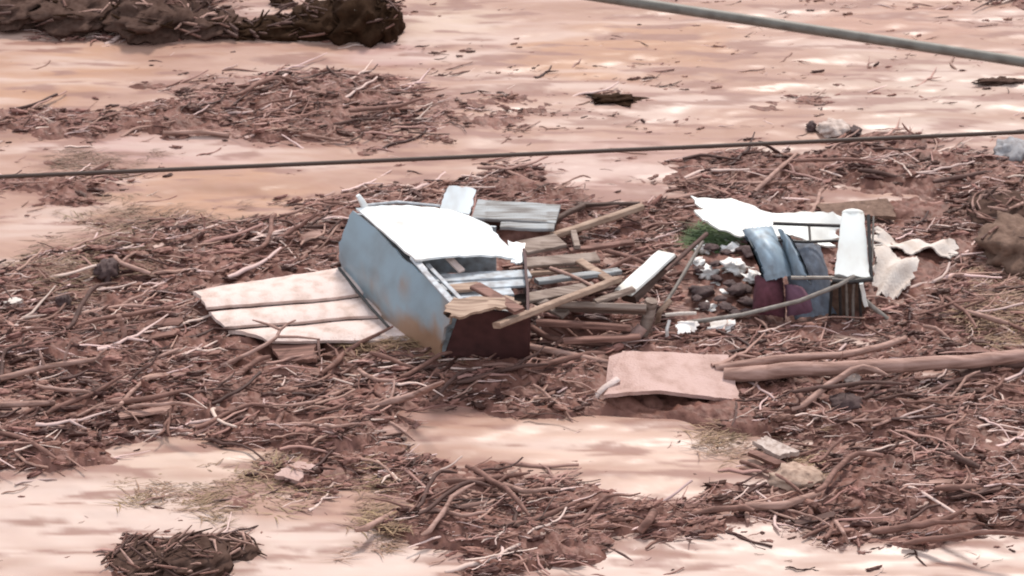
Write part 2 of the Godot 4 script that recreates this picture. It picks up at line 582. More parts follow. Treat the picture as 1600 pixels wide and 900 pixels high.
func water_c(x: float, z: float, _y: float) -> Color:
	var c := Color(0.37, 0.225, 0.172)
	for t in tints:
		var d := Vector2((x - t[0].x) / t[1], (z - t[0].z) / t[2]).length_squared()
		d += 0.7 * n_low.get_noise_2d(x * 8.0, z * 20.0)
		c = c.lerp(t[3], clampf(1.15 - d, 0.0, 1.0) * 0.85)
	# foam and silt streaks along the flow; tones also stand in for ripple shading
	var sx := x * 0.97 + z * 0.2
	var foam_ripple := n_flow.get_noise_2d(sx * 7.0 + 500.0, z * 45.0)
	c = c.lerp(Color(0.50, 0.37, 0.315), clampf(foam_ripple * 1.6, 0.0, 0.7))
	c = c.lerp(Color(0.30, 0.168, 0.122), clampf(-foam_ripple * 1.3 - 0.05, 0.0, 0.55))
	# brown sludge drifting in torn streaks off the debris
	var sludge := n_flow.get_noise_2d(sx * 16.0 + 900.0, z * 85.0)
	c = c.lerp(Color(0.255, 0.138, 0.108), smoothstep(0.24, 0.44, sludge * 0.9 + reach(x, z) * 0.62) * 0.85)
	return c

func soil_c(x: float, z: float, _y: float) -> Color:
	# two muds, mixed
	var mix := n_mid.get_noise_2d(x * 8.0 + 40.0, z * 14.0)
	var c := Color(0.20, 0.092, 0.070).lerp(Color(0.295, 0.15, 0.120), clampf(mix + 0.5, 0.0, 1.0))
	var gap_shade := n_fine.get_noise_2d(x * 22.0, z * 40.0)
	return c.lerp(Color(0.115, 0.050, 0.038), smoothstep(0.15, 0.35, gap_shade) * 0.6)  # dark spots stand in for shaded gaps in the debris

# ---------------------------------------------------------------- litter: what nobody could count
func litter_tone(kind: int) -> Color:
	var r := rng.randf()
	var c: Color
	if kind >= 14:                                          # clods take the soil's colour
		c = Color(0.225, 0.108, 0.084) if r < 0.64 else Color(0.07, 0.029, 0.022)
	elif kind >= 9:
		c = Color(0.07, 0.03, 0.023) if r < 0.35 else (Color(0.25, 0.128, 0.103) if r < 0.75 else Color(0.47, 0.315, 0.265))
	elif r < 0.22: c = Color(0.055, 0.023, 0.018)
	elif r < 0.38: c = Color(0.225, 0.112, 0.088)
	elif r < 0.72: c = Color(0.335, 0.19, 0.153)
	else: c = Color(0.56, 0.40, 0.35)
	var k := rng.randf_range(0.8, 1.2)
	return Color(c.r * k, c.g * k * rng.randf_range(0.95, 1.05), c.b * k)

func multi(called: String, mesh: Mesh, m: Material, list: Array, parent: Node):
	var mm := MultiMesh.new()
	mm.transform_format = MultiMesh.TRANSFORM_3D
	mm.use_colors = true
	mm.mesh = mesh
	mm.instance_count = list.size()
	for i in list.size():
		mm.set_instance_transform(i, list[i][0])
		mm.set_instance_color(i, list[i][1])
	var o := MultiMeshInstance3D.new()
	o.multimesh = mm
	o.material_override = m
	o.name = called
	o.set_meta("kind", "stuff")
	parent.add_child(o, true)

func make_litter():
	var root := Node3D.new()
	root.name = "twig_litter"
	add_child(root)
	tag(root, "mat of muddy brown twigs, bark chips and clods covering the mud flow", "debris", "", "stuff")
	var variants := []
	for k in 9:
		var b := mb()
		var s := crooked(1.0, rng.randf_range(0.024, 0.042), rng.randf_range(0.008, 0.024), rng.randf_range(0.2, 0.9), 8)
		s[1][0] *= rng.randf_range(0.3, 0.9)
		tube(b, s[0], s[1], 5, Color.WHITE, rng.randf_range(0.5, 1.0))
		if k % 3 == 2:
			var p: Vector3 = s[0][3]
			tube(b, [p, p + Vector3(0.14, 0.05, 0.1), p + Vector3(0.32, 0.06, 0.15)], [0.03, 0.022, 0.008], 4)
		variants.append(b.commit())
	for k in 5:                                             # bark chips
		var b := mb()
		var w := rng.randf_range(0.14, 0.36)
		sheet(b, Vector3(-0.5, 0, -w), Vector3(0.5, 0, -w * 0.6), Vector3(0.42, 0, w), Vector3(-0.5, 0, w * 0.7), 0.09, 5, 4, 0.32, 0.3)
		variants.append(b.commit())
	for k in 5:                                             # clods
		var b := mb()
		lump(b, Vector3.ZERO, Basis.IDENTITY, Vector3(0.5, 0.24, 0.34), k * 31.0, 0.7, 0.0, 12, 8)
		variants.append(b.commit())
	var lists := []
	for v in variants: lists.append([])
	var made := 0
	var tries := 0
	while made < 62000 and tries < 600000:
		tries += 1
		var z := rng.randf_range(-8.6, 6.2)
		var x := rng.randf_range(-6.6, 6.6)
		var m := share(x, z)
		var keep := m * m
		if m < 0.2: keep = 0.010
		elif m < 0.62: keep = m * m * 0.55
		if m < 0.62: keep += 0.28 * pow(reach(x, z), 1.6)
		keep *= 0.22 + 0.78 * smoothstep(-0.28, 0.12, n_low.get_noise_2d(x * 9.0 + 200.0, z * 24.0))
		if rng.randf() > keep: continue
		if is_bare(x, z): continue
		made += 1
		var h := maxf(ground_h(x, z), 0.0)
		var kind := rng.randi() % 9
		var pick := rng.randf()
		if pick > 0.92: kind = 9 + rng.randi() % 5
		elif pick > 0.66: kind = 14 + rng.randi() % 5
		var size := rng.randf_range(0.025, 0.085)
		var big := rng.randf()
		if big > 0.95: size = rng.randf_range(0.18, 0.40)
		elif big > 0.72: size = rng.randf_range(0.085, 0.18)
		if kind >= 9: size = minf(size * 0.8, 0.13)
		if m < 0.62: size *= 0.75
		var bas := Basis.from_euler(Vector3(rng.randf_range(-0.4, 0.4), 0, 0))
		var th := rng.randf_range(0.7, 1.5)
		if kind < 9:
			bas = Basis.from_scale(Vector3(size * 1.35, size * th, size * th * 1.25))
		elif kind < 14:
			bas = bas * Basis.from_scale(Vector3(size * 0.7, size * 0.7, size * 0.7))
		else:
			bas = bas * Basis.from_scale(Vector3(1.7, 0.75, 0.75) * size * 0.75)
		var turn := rng.randfn(0.16, 0.26)
		if rng.randf() < 0.13: turn = rng.randf_range(-PI, PI)
		var tilt := rng.randfn(0.0, 0.09)
		if m > 0.7 and rng.randf() < 0.025: tilt = rng.randf_range(-1.0, 1.0)
		bas = Basis(Vector3.UP, turn) * Basis(Vector3.BACK, tilt) * bas
		var y := h - 0.006 - size * 0.01 + (0.03 * rng.randf() * rng.randf() if m > 0.6 else 0.0)
		lists[kind].append([Transform3D(bas, Vector3(x, y, z)), litter_tone(kind)])
	for k in variants.size():
		multi("twig" if k < 9 else ("bark_chip" if k < 14 else "clod"), variants[k], M.litter, lists[k], root)

func make_grass():
	# straw and weeds washed up in patches
	var b := mb()
	for k in 9:
		var a := rng.randfn(0.15, 0.45) + (PI if rng.randf() < 0.5 else 0.0)
		var l := rng.randf_range(0.6, 1.3)
		var d := Vector3(cos(a), 0, -sin(a))
		var s := d.cross(Vector3.UP) * 0.024
		var o := Vector3(rng.randf_range(-0.4, 0.4), 0, rng.randf_range(-0.4, 0.4))
		var p1 := o + d * l * 0.45 + Vector3.UP * l * rng.randf_range(0.1, 0.4)
		var p2 := o + d * l * 0.95 + Vector3.UP * l * rng.randf_range(-0.05, 0.3) + d.cross(Vector3.UP) * rng.randf_range(-0.2, 0.2)
		b.quad(o - s, p1 - s, p1 + s, o + s)
		b.quad(p1 - s, p2 - s * 0.2, p2 + s * 0.2, p1 + s)
	var tuft := b.commit()
	var patches := [
		["straw", "yellow-green straw washed up along the pale silt patch", [[350, 768, 0.5, 0.28, 190], [415, 745, 0.2, 0.3, 90], [265, 778, 0.3, 0.14, 60]], Color(0.30, 0.22, 0.10)],
		["straw", "ochre straw strewn beside the thin silt strip", [[590, 790, 0.14, 0.55, 130], [610, 830, 0.12, 0.25, 50]], Color(0.33, 0.24, 0.11)],
		["straw", "straw and weeds heaped at the foot of the white cabinet's muddy side", [[620, 545, 0.42, 0.26, 200], [665, 540, 0.12, 0.2, 50]], Color(0.24, 0.17, 0.07)],
		["straw", "golden straw under the brown soil mound", [[1570, 480, 0.3, 0.7, 260], [1540, 520, 0.25, 0.4, 120]], Color(0.32, 0.22, 0.11)],
		["weeds", "fresh green weeds caught at the corner of the white sheet", [[1114, 380, 0.16, 0.18, 420, 1.3]], Color(0.10, 0.15, 0.05)],
		["weeds", "olive weeds trailing in the shallow debris by the peach water", [[180, 375, 0.5, 0.9, 200], [110, 420, 0.5, 0.5, 180], [300, 350, 0.5, 0.3, 90]], Color(0.21, 0.165, 0.09)],
		["straw", "sparse straw round the cream stone", [[1255, 725, 0.2, 0.3, 60], [1130, 690, 0.2, 0.3, 60]], Color(0.34, 0.24, 0.12)],
		["weeds", "dark olive weeds on the small island crossed by the wire's line", [[130, 260, 0.45, 0.3, 150]], Color(0.12, 0.09, 0.055)],
	]
	for p in patches:
		var col_k: String = p[1].get_slice(" ", 0)
		var list := []
		for q in p[2]:
			for k in int(q[4] * 0.4):
				var c := gp(q[0], q[1])
				var x: float = c.x + rng.randfn(0, 0.5) * q[2]
				var z: float = c.z + rng.randfn(0, 0.5) * q[3]
				var s := rng.randf_range(0.06, 0.17)
				var kk := rng.randf_range(0.45, 1.2)
				var brown := rng.randf_range(0.3, 0.95) if col_k != "fresh" else 0.0
				var col: Color = p[3]
				list.append([Transform3D(Basis(Vector3.UP, rng.randfn(0.0, 0.5)).scaled(Vector3(s * 1.4, s * 0.6, s) * (q[5] if q.size() > 5 else 1.0)), Vector3(x, gh(Vector3(x, 0, z)) - 0.005, z)), Color(col.r * kk, col.g * kk, col.b * kk).lerp(Color(0.27, 0.15, 0.11), brown)])
		var root := Node3D.new()
		root.name = numbered(p[0])
		add_child(root)
		tag(root, p[1], "grass", "", "stuff")
		multi("tuft", tuft, M.litter, list, root)

# ---------------------------------------------------------------- sticks, logs, planks
func branch(px: Array, r0: float, r1: float, m: String, called: String, label: String, category: String, group := "", twigs := []):
	# px: x, y, height above ground, repeated along the stick
	var pts := []
	for i in range(0, px.size(), 3):
		pts.append(gp(px[i], px[i + 1], px[i + 2]))
	var c := Curve3D.new()
	for i in pts.size():
		var a: Vector3 = pts[maxi(i - 1, 0)]
		var e: Vector3 = pts[mini(i + 1, pts.size() - 1)]
		c.add_point(pts[i], (a - e) * 0.17, (e - a) * 0.17)
	var n := maxi(8, pts.size() * 5)
	var at: Vector3 = pts[0]
	var b := mb(at)
	var pp := []
	var rr := []
	for i in n + 1:
		var f := float(i) / n
		var p := c.sample_baked(c.get_baked_length() * f)
		p += Vector3(0, wob(p, 9.0), wob(p, 9.0, 55.0)) * r0 * 0.3
		pp.append(p)
		rr.append(lerpf(r0, r1, f) * (1.0 + 0.12 * wob(p, 5.0, 21.0)))
	tube(b, pp, rr, 8)
	if twigs.is_empty():
		var o := put(called, b.commit(), M[m], null, at)
		tag(o, label, category, group)
		return
	var t := thing(called, at, label, category, group)
	put("stem", b.commit(), M[m], t)
	for q in twigs:
		var tb := mb(at)
		var p0 := gp(q[0], q[1], q[2])
		var p1 := gp(q[3], q[4], q[5])
		var mid := p0.lerp(p1, 0.5) + Vector3(0, 0.02, 0.02)
		tube(tb, [p0, mid, p1], [r1 * 0.9, r1 * 0.75, r1 * 0.45], 6)
		put("side_branch", tb.commit(), M[m], t)

func plank(x0: float, y0: float, h0: float, x1: float, y1: float, h1: float, w: float, th: float, m: String, label: String, roll := 0.0, called := "plank", category := "plank", taper := 1.0, bow := 0.0, group := ""):
	var p0 := gp(x0, y0, h0)
	var p1 := gp(x1, y1, h1)
	var at := p0.lerp(p1, 0.5)
	at.y = minf(h0, h1)
	var b := mb(at)
	plank_mesh(b, p0, p1, w, th, roll, taper, bow)
	tag(put(called, b.commit(), M[m], null, at), label, category, group)

func make_branches():
	# the larger sticks, each its own thing; a few shapes shared
	var shapes := {}
	for kind in ["straight", "crooked", "forked", "slab"]:
		shapes[kind] = []
		for k in 5:
			var b := mb()
			if kind == "slab":
				sheet(b, Vector3(-0.5, 0, -0.09), Vector3(0.47, 0, -0.07), Vector3(0.5, 0, 0.08), Vector3(-0.46, 0, 0.1), 0.035, 8, 2, 0.06, 0.12)
			else:
				var s := crooked(1.0, rng.randf_range(0.032, 0.042), rng.randf_range(0.016, 0.03), {"straight": 0.16, "crooked": 0.8, "forked": 0.45}[kind], 9)
				s[1][0] *= 0.6
				s[1][8] *= 0.45
				tube(b, s[0], s[1], 7)
				if kind == "forked":
					var p: Vector3 = s[0][5]
					var sg := 1.0 if k % 2 == 0 else -1.0
					tube(b, [p, p + Vector3(0.14, 0.05, 0.12 * sg), p + Vector3(0.3, 0.07, 0.2 * sg), p + Vector3(0.4, 0.12, 0.34 * sg)], [0.026, 0.022, 0.017, 0.01], 6)
					var p2: Vector3 = s[0][3]
					tube(b, [p2, p2 + Vector3(0.1, 0.06, -0.1 * sg), p2 + Vector3(0.16, 0.1, -0.24 * sg)], [0.02, 0.015, 0.008], 5)
			shapes[kind].append(b.commit())
	# zone outlines in which they lie: [x0, y0, x1, y1, count, where]
	var zones := [
		[0, 470, 300, 700, 52, "left of the pink boards"],
		[300, 560, 900, 690, 56, "in front of the white cabinet"],
		[1150, 590, 1600, 840, 62, "in front of the long log"],
		[620, 700, 1150, 850, 34, "below the pale silt pool"],
		[860, 300, 1090, 460, 20, "between the white cabinet and the white sheet"],
		[1380, 420, 1600, 580, 22, "right of the crumpled white cloth"],
		[300, 290, 560, 420, 20, "behind the pink boards"],
		[1040, 230, 1560, 320, 18, "behind the white sheet"],
		[220, 110, 700, 235, 16, "on the debris bank beyond the wire's line"],
	]
	var words := {"straight": "straight muddy stick lying %s", "crooked": "crooked muddy branch lying %s", "forked": "forked muddy branch lying %s", "slab": "flat bark strip lying %s"}
	for zn in zones:
		var i := 0
		var tries := 0
		while i < zn[4] and tries < 4000:
			tries += 1
			var p := gp(rng.randf_range(zn[0], zn[2]), rng.randf_range(zn[1], zn[3]))
			if share(p.x, p.z) < 0.7 or is_bare(p.x, p.z): continue
			i += 1
			var kind: String = ["straight", "crooked", "crooked", "forked", "crooked", "crooked", "slab"][rng.randi() % 7]
			var o := MeshInstance3D.new()
			var meshes: Array = shapes[kind]
			o.mesh = meshes[rng.randi() % meshes.size()]
			var tone := rng.randf()
			o.material_override = M.stick_pale if tone < 0.24 else (M.stick_brown if tone < 0.78 else M.stick_dark)
			o.name = numbered({"straight": "stick", "crooked": "branch", "forked": "forked_branch", "slab": "bark_strip"}[kind])
			add_child(o, true)
			var l := 0.2 + 0.5 * pow(rng.randf(), 1.7)
			if kind == "slab": l *= 0.7
			var turn := rng.randfn(0.16, 0.3)
			if rng.randf() < 0.2: turn = rng.randf_range(-PI, PI)
			var tilt := rng.randfn(0.0, 0.07)
			if kind == "forked" and rng.randf() < 0.12: tilt = rng.randf_range(0.3, 0.9)
			var th := rng.randf_range(0.8, 1.25)
			o.basis = Basis(Vector3.UP, turn) * Basis(Vector3.BACK, tilt) * Basis(Vector3.RIGHT, rng.randf_range(-0.35, 0.35)) * Basis.from_scale(Vector3(l, l * th, l * th))
			o.position = Vector3(p.x, gh(p) + l * 0.01 + 0.008 + absf(sin(tilt)) * l * 0.4, p.z)
			var look := ("pale " if tone < 0.24 else ("brown " if tone < 0.78 else "dark ")) + ("" if l < 0.36 else ("long " if l > 0.5 else "middling "))
			tag(o, ("short " if l < 0.36 else "") + look + (words[kind] % zn[5]), "branch" if kind != "slab" else "bark", "debris sticks " + zn[5])

func make_timber():
	# long logs
	branch([1132, 586, 0.08, 1260, 577, 0.17, 1400, 570, 0.17, 1520, 564, 0.16, 1640, 552, 0.14, 1800, 540, 0.10], 0.06, 0.052, "stick_pale", "log", "long thick pale log running from the bent pink plate", "log")
	branch([1118, 576, 0.09, 1230, 561, 0.16, 1310, 556, 0.16, 1360, 545, 0.15, 1415, 530, 0.12], 0.038, 0.024, "stick_pale", "branch", "thinner curved branch lying just behind the long log", "branch")
	branch([1500, 588, 0.03, 1560, 572, 0.08, 1640, 566, 0.10], 0.05, 0.04, "stick_dark", "log", "short dark log end below the long pale log", "log")
	branch([818, 540, 0.10, 880, 552, 0.10, 965, 572, 0.06], 0.03, 0.026, "stick_pale", "pole", "straight pale pole leading from the maroon end panel to the bent plate", "pole")
	branch([826, 508, 0.16, 850, 524, 0.12, 890, 534, 0.10, 955, 540, 0.08], 0.026, 0.018, "stick_brown", "branch", "curved branch arching in the dark hollow beside the cabinet", "branch")
	branch([846, 560, 0.05, 900, 572, 0.05, 945, 590, 0.03], 0.026, 0.018, "stick_brown", "branch", "brown branch just below the straight pale pole", "branch")
	branch([870, 500, 0.14, 892, 520, 0.05, 905, 530, 0.03], 0.016, 0.012, "stick_brown", "branch", "short stick slanting in the dark hollow", "branch", "sticks in the dark hollow")
	branch([900, 498, 0.14, 915, 514, 0.06, 925, 524, 0.03], 0.016, 0.012, "stick_brown", "branch", "short stick slanting in the dark hollow", "branch", "sticks in the dark hollow")
	branch([845, 498, 0.14, 862, 512, 0.08, 880, 522, 0.03], 0.014, 0.012, "stick_brown", "branch", "short stick slanting in the dark hollow", "branch", "sticks in the dark hollow")
	branch([0, 592, 0.06, 70, 574, 0.10, 150, 562, 0.12, 215, 540, 0.06], 0.024, 0.016, "stick_pale", "branch", "long crooked pale branch with stubs left of the pink boards", "branch", "", [[70, 574, 0.1, 62, 548, 0.2], [100, 568, 0.1, 112, 530, 0.26], [150, 562, 0.12, 166, 546, 0.16]])
	branch([185, 492, 0.30, 192, 512, 0.18, 200, 545, 0.0], 0.02, 0.024, "stick_pale", "stick", "short pale stick standing upright out of the debris", "stick")
	branch([185, 582, 0.04, 235, 562, 0.10, 280, 545, 0.12], 0.018, 0.012, "stick_pale", "branch", "thin straight pale branch slanting below the upright stick", "branch")
	branch([345, 572, 0.03, 390, 552, 0.10, 432, 528, 0.17, 438, 514, 0.2], 0.018, 0.013, "stick_pale", "forked_branch", "pale dead twig with a drooping fork before the pink boards", "branch", "", [[432, 526, 0.17, 500, 530, 0.16], [497, 529, 0.16, 500, 562, 0.02], [437, 516, 0.2, 462, 500, 0.22], [440, 516, 0.2, 395, 500, 0.22]])
	branch([-20, 634, 0.05, 40, 631, 0.07, 85, 630, 0.04], 0.026, 0.022, "stick_pale", "stick", "stout pale stick end poking in from the left debris", "stick")
	branch([55, 668, 0.03, 100, 668, 0.05, 142, 672, 0.03], 0.018, 0.012, "stick_pale", "stick", "thin pale stick lying at the rim of the left silt flat", "stick", "", [[122, 670, 0.05, 120, 655, 0.1]])
	branch([262, 600, 0.04, 300, 586, 0.08, 312, 580, 0.06], 0.03, 0.012, "stick_pale", "stick", "pale splintered stick pointing up to the pink boards", "stick")
	branch([335, 628, 0.04, 365, 618, 0.08, 400, 614, 0.04], 0.022, 0.014, "stick_pale", "stick", "short pale curved stick below the splintered one", "stick")
	branch([560, 578, 0.05, 590, 594, 0.07, 650, 592, 0.04], 0.018, 0.012, "stick_pale", "branch", "thin pale bent branch before the straw at the cabinet", "branch")
	branch([1000, 830, 0.04, 1012, 815, 0.1, 1022, 800, 0.1], 0.03, 0.03, "stick_brown", "stick", "stubby upright stick below the silt pool", "stick")
	branch([850, 812, 0.04, 900, 806, 0.06, 960, 800, 0.04], 0.014, 0.01, "stick_pale", "stick", "long thin pale stick below the silt pool", "stick")
	branch([1165, 792, 0.03, 1225, 790, 0.07, 1280, 772, 0.05], 0.034, 0.026, "stick_pale", "branch", "pale bowed branch under the cream stone", "branch")
	branch([1306, 815, 0.06, 1318, 832, 0.1, 1325, 850, 0.0], 0.016, 0.012, "stick_pale", "stick", "pale stick leaning at the rim of the front silt", "stick")
	branch([255, 208, 0.03, 310, 207, 0.04, 358, 211, 0.03], 0.022, 0.02, "stick_pale", "log", "pale straight stick at the rim of the far debris bank", "stick")
	branch([120, 278, 0.02, 150, 262, 0.05, 172, 252, 0.08], 0.016, 0.012, "stick_pale", "stick", "pale stick slanting across the small weed island", "stick")
	branch([1180, 300, 0.05, 1210, 270, 0.12, 1245, 240, 0.05], 0.022, 0.014, "stick_pale", "branch", "pale branch slanting over the bank behind the white sheet", "branch")
	branch([180, 402, 0.05, 190, 412, 0.1, 235, 428, 0.05], 0.022, 0.016, "stick_pale", "forked_branch", "pale forked branch by the dark reddish stump", "branch", "", [[188, 412, 0.1, 212, 394, 0.1]])
	# planks and boards
	plank(776, 509, 0.50, 966, 436, 0.40, 0.085, 0.045, "wood_tan", "long pale sawn plank leaning on the cabinet's maroon end", -0.35)
	plank(862, 370, 0.10, 1003, 323, 0.16, 0.09, 0.05, "wood_tan", "pale tan batten behind the grey boards with a dark underside", -0.3)
	plank(850, 352, 0.10, 912, 321, 0.12, 0.045, 0.04, "wood_dark", "short dark stick of timber behind the tan batten")
	plank(905, 320, 0.11, 1000, 318, 0.12, 0.03, 0.03, "wood_dark", "thin dark lath touching the tan batten's far end")
	plank(868, 478, 0.30, 1010, 484, 0.30, 0.15, 0.05, "wood_grey", "broad grey-brown board bridging the dark hollow", -0.75)
	plank(742, 328, 0.15, 872, 336, 0.15, 0.34, 0.03, "wood_bluegrey", "wide blue-grey board lying behind the cabinet's white lid", 0.0, "board", "board")
	plank(782, 353, 0.17, 866, 356, 0.17, 0.10, 0.03, "wood_bluegrey", "narrow blue-grey board between the wide one and the lid's corner", 0.0, "board", "board")
	plank(815, 388, 0.19, 876, 376, 0.18, 0.22, 0.03, "wood_grey", "small greyish board by the lid's torn corner", 0.0, "board", "board")
	plank(806, 430, 0.20, 905, 420, 0.12, 0.10, 0.035, "wood_tan", "tan plank just right of the cabinet's liner", -0.3)
	plank(742, 446, 0.59, 812, 486, 0.57, 0.10, 0.03, "stick_brown", "brown slat lying askew over the open cabinet", 0.0)
	plank(800, 470, 0.34, 930, 448, 0.24, 0.12, 0.03, "wood_grey", "grey-tan plank lying behind the long leaning plank", 0.1)
	plank(700, 452, 0.53, 748, 447, 0.53, 0.10, 0.025, "wood_tan", "small cream slat inside the open cabinet", 0.1)
	plank(818, 412, 0.22, 934, 402, 0.18, 0.13, 0.03, "wood_grey", "grey board lying right of the torn white lid corner", 0.1)
	plank(838, 440, 0.26, 968, 424, 0.22, 0.10, 0.035, "wood_bluegrey", "weathered grey board above the long leaning plank", -0.2)
	plank(826, 462, 0.30, 884, 492, 0.26, 0.09, 0.03, "wood_grey", "broken slat crossing under the long leaning plank", 0.2)
	plank(905, 408, 0.20, 960, 442, 0.26, 0.07, 0.03, "wood_tan", "short tan slat crossing the grey boards", 0.1)
	plank(838, 504, 0.24, 985, 512, 0.22, 0.07, 0.05, "stick_brown", "brown beam end lying under the broad grey-brown board", -0.3)
	plank(880, 533, 0.16, 1000, 526, 0.18, 0.06, 0.04, "stick_brown", "brown batten at the near rim of the dark hollow", 0.0)
	plank(930, 472, 0.36, 990, 452, 0.38, 0.06, 0.03, "wood_grey", "short grey batten touching the white-topped beam", 0.0)
	plank(896, 362, 0.12, 902, 386, 0.2, 0.05, 0.03, "wood_grey", "small upright grey peg before the tan batten", 0.0)
	plank(890, 392, 0.16, 990, 378, 0.16, 0.06, 0.03, "stick_brown", "brown lath lying behind the short tan slat", 0.0)
	branch([842, 478, 0.34, 900, 462, 0.34, 962, 450, 0.3], 0.02, 0.014, "stick_dark", "branch", "dark bent branch along the long leaning plank", "branch")
	branch([860, 420, 0.24, 905, 436, 0.28, 960, 468, 0.26], 0.018, 0.012, "stick_pale", "branch", "pale stick crossing the boards toward the beam", "branch")
	branch([948, 392, 0.14, 1000, 408, 0.2, 1050, 440, 0.2], 0.02, 0.014, "stick_brown", "branch", "brown branch passing behind the white-topped beam", "branch")
	# warped pale board over the maroon end
	var a := gp(694, 478, 0.47)
	var b := mb(a)
	sheet(b, gp(706, 466, 0.60), gp(800, 462, 0.59), gp(806, 480, 0.58), gp(694, 492, 0.60), 0.02, 14, 5, 0.04, 0.12, "warp")
	tag(put("board", b.commit(), M.wood_tan, null, a), "warped pinkish board lying over the cabinet's maroon end", "board")
	# leaning white beam with a dark underside, posts
	var t := thing("beam", gp(985, 470, 0.2), "white-topped broken beam leaning beside the scatter of white scraps", "beam")
	var wb := mb(t.position)
	plank_mesh(wb, gp(1042, 396, 0.46), gp(974, 458, 0.34), 0.17, 0.03, 0.15)
	put("painted_face", wb.commit(), M.board_white, t)
	wb = mb(t.position)
	plank_mesh(wb, gp(1048, 402, 0.40), gp(982, 466, 0.28), 0.14, 0.075, 0.15)
	put("wood_core", wb.commit(), M.wood_dark, t)
	branch([1018, 470, 0.34, 1012, 500, 0.18, 1000, 535, 0.0], 0.05, 0.045, "wood_grey", "post", "splintered grey-tan post propping the white-topped beam", "post")
	branch([1004, 512, 0.16, 985, 536, 0.06, 962, 552, 0.0], 0.045, 0.05, "plate_pink", "post", "pinkish post stump at the bent plate's far edge", "post")
	branch([1048, 470, 0.22, 1030, 488, 0.16, 1026, 510, 0.02], 0.024, 0.02, "wood_tan", "post", "thin tan stake behind the splintered post", "post")
	branch([1104, 366, 0.40, 1072, 394, 0.42, 1040, 424, 0.42], 0.018, 0.016, "stick_dark", "rod", "dark rod running from the green weeds to the beam", "rod")
	branch([1098, 378, 0.34, 1070, 425, 0.22, 1038, 478, 0.08], 0.016, 0.014, "rod_grey", "rod", "grey rod slanting from the weeds down past the beam", "rod")
	branch([1040, 492, 0.18, 1062, 490, 0.2, 1088, 489, 0.2], 0.016, 0.014, "cloth_white", "rod", "short white rod under the scatter of scraps", "rod")
	branch([1043, 540, 0.0, 1042, 515, 0.14, 1046, 500, 0.2], 0.016, 0.012, "scrap", "rod", "bent pale rod standing by the plate's far edge", "rod")

# ---------------------------------------------------------------- the cabinet
const LIFT := 0.13            # the cabinet stands on the mat of debris
func gc(px: float, py: float, h := 0.0) -> Vector3:
	return gp(px, py, h + LIFT)

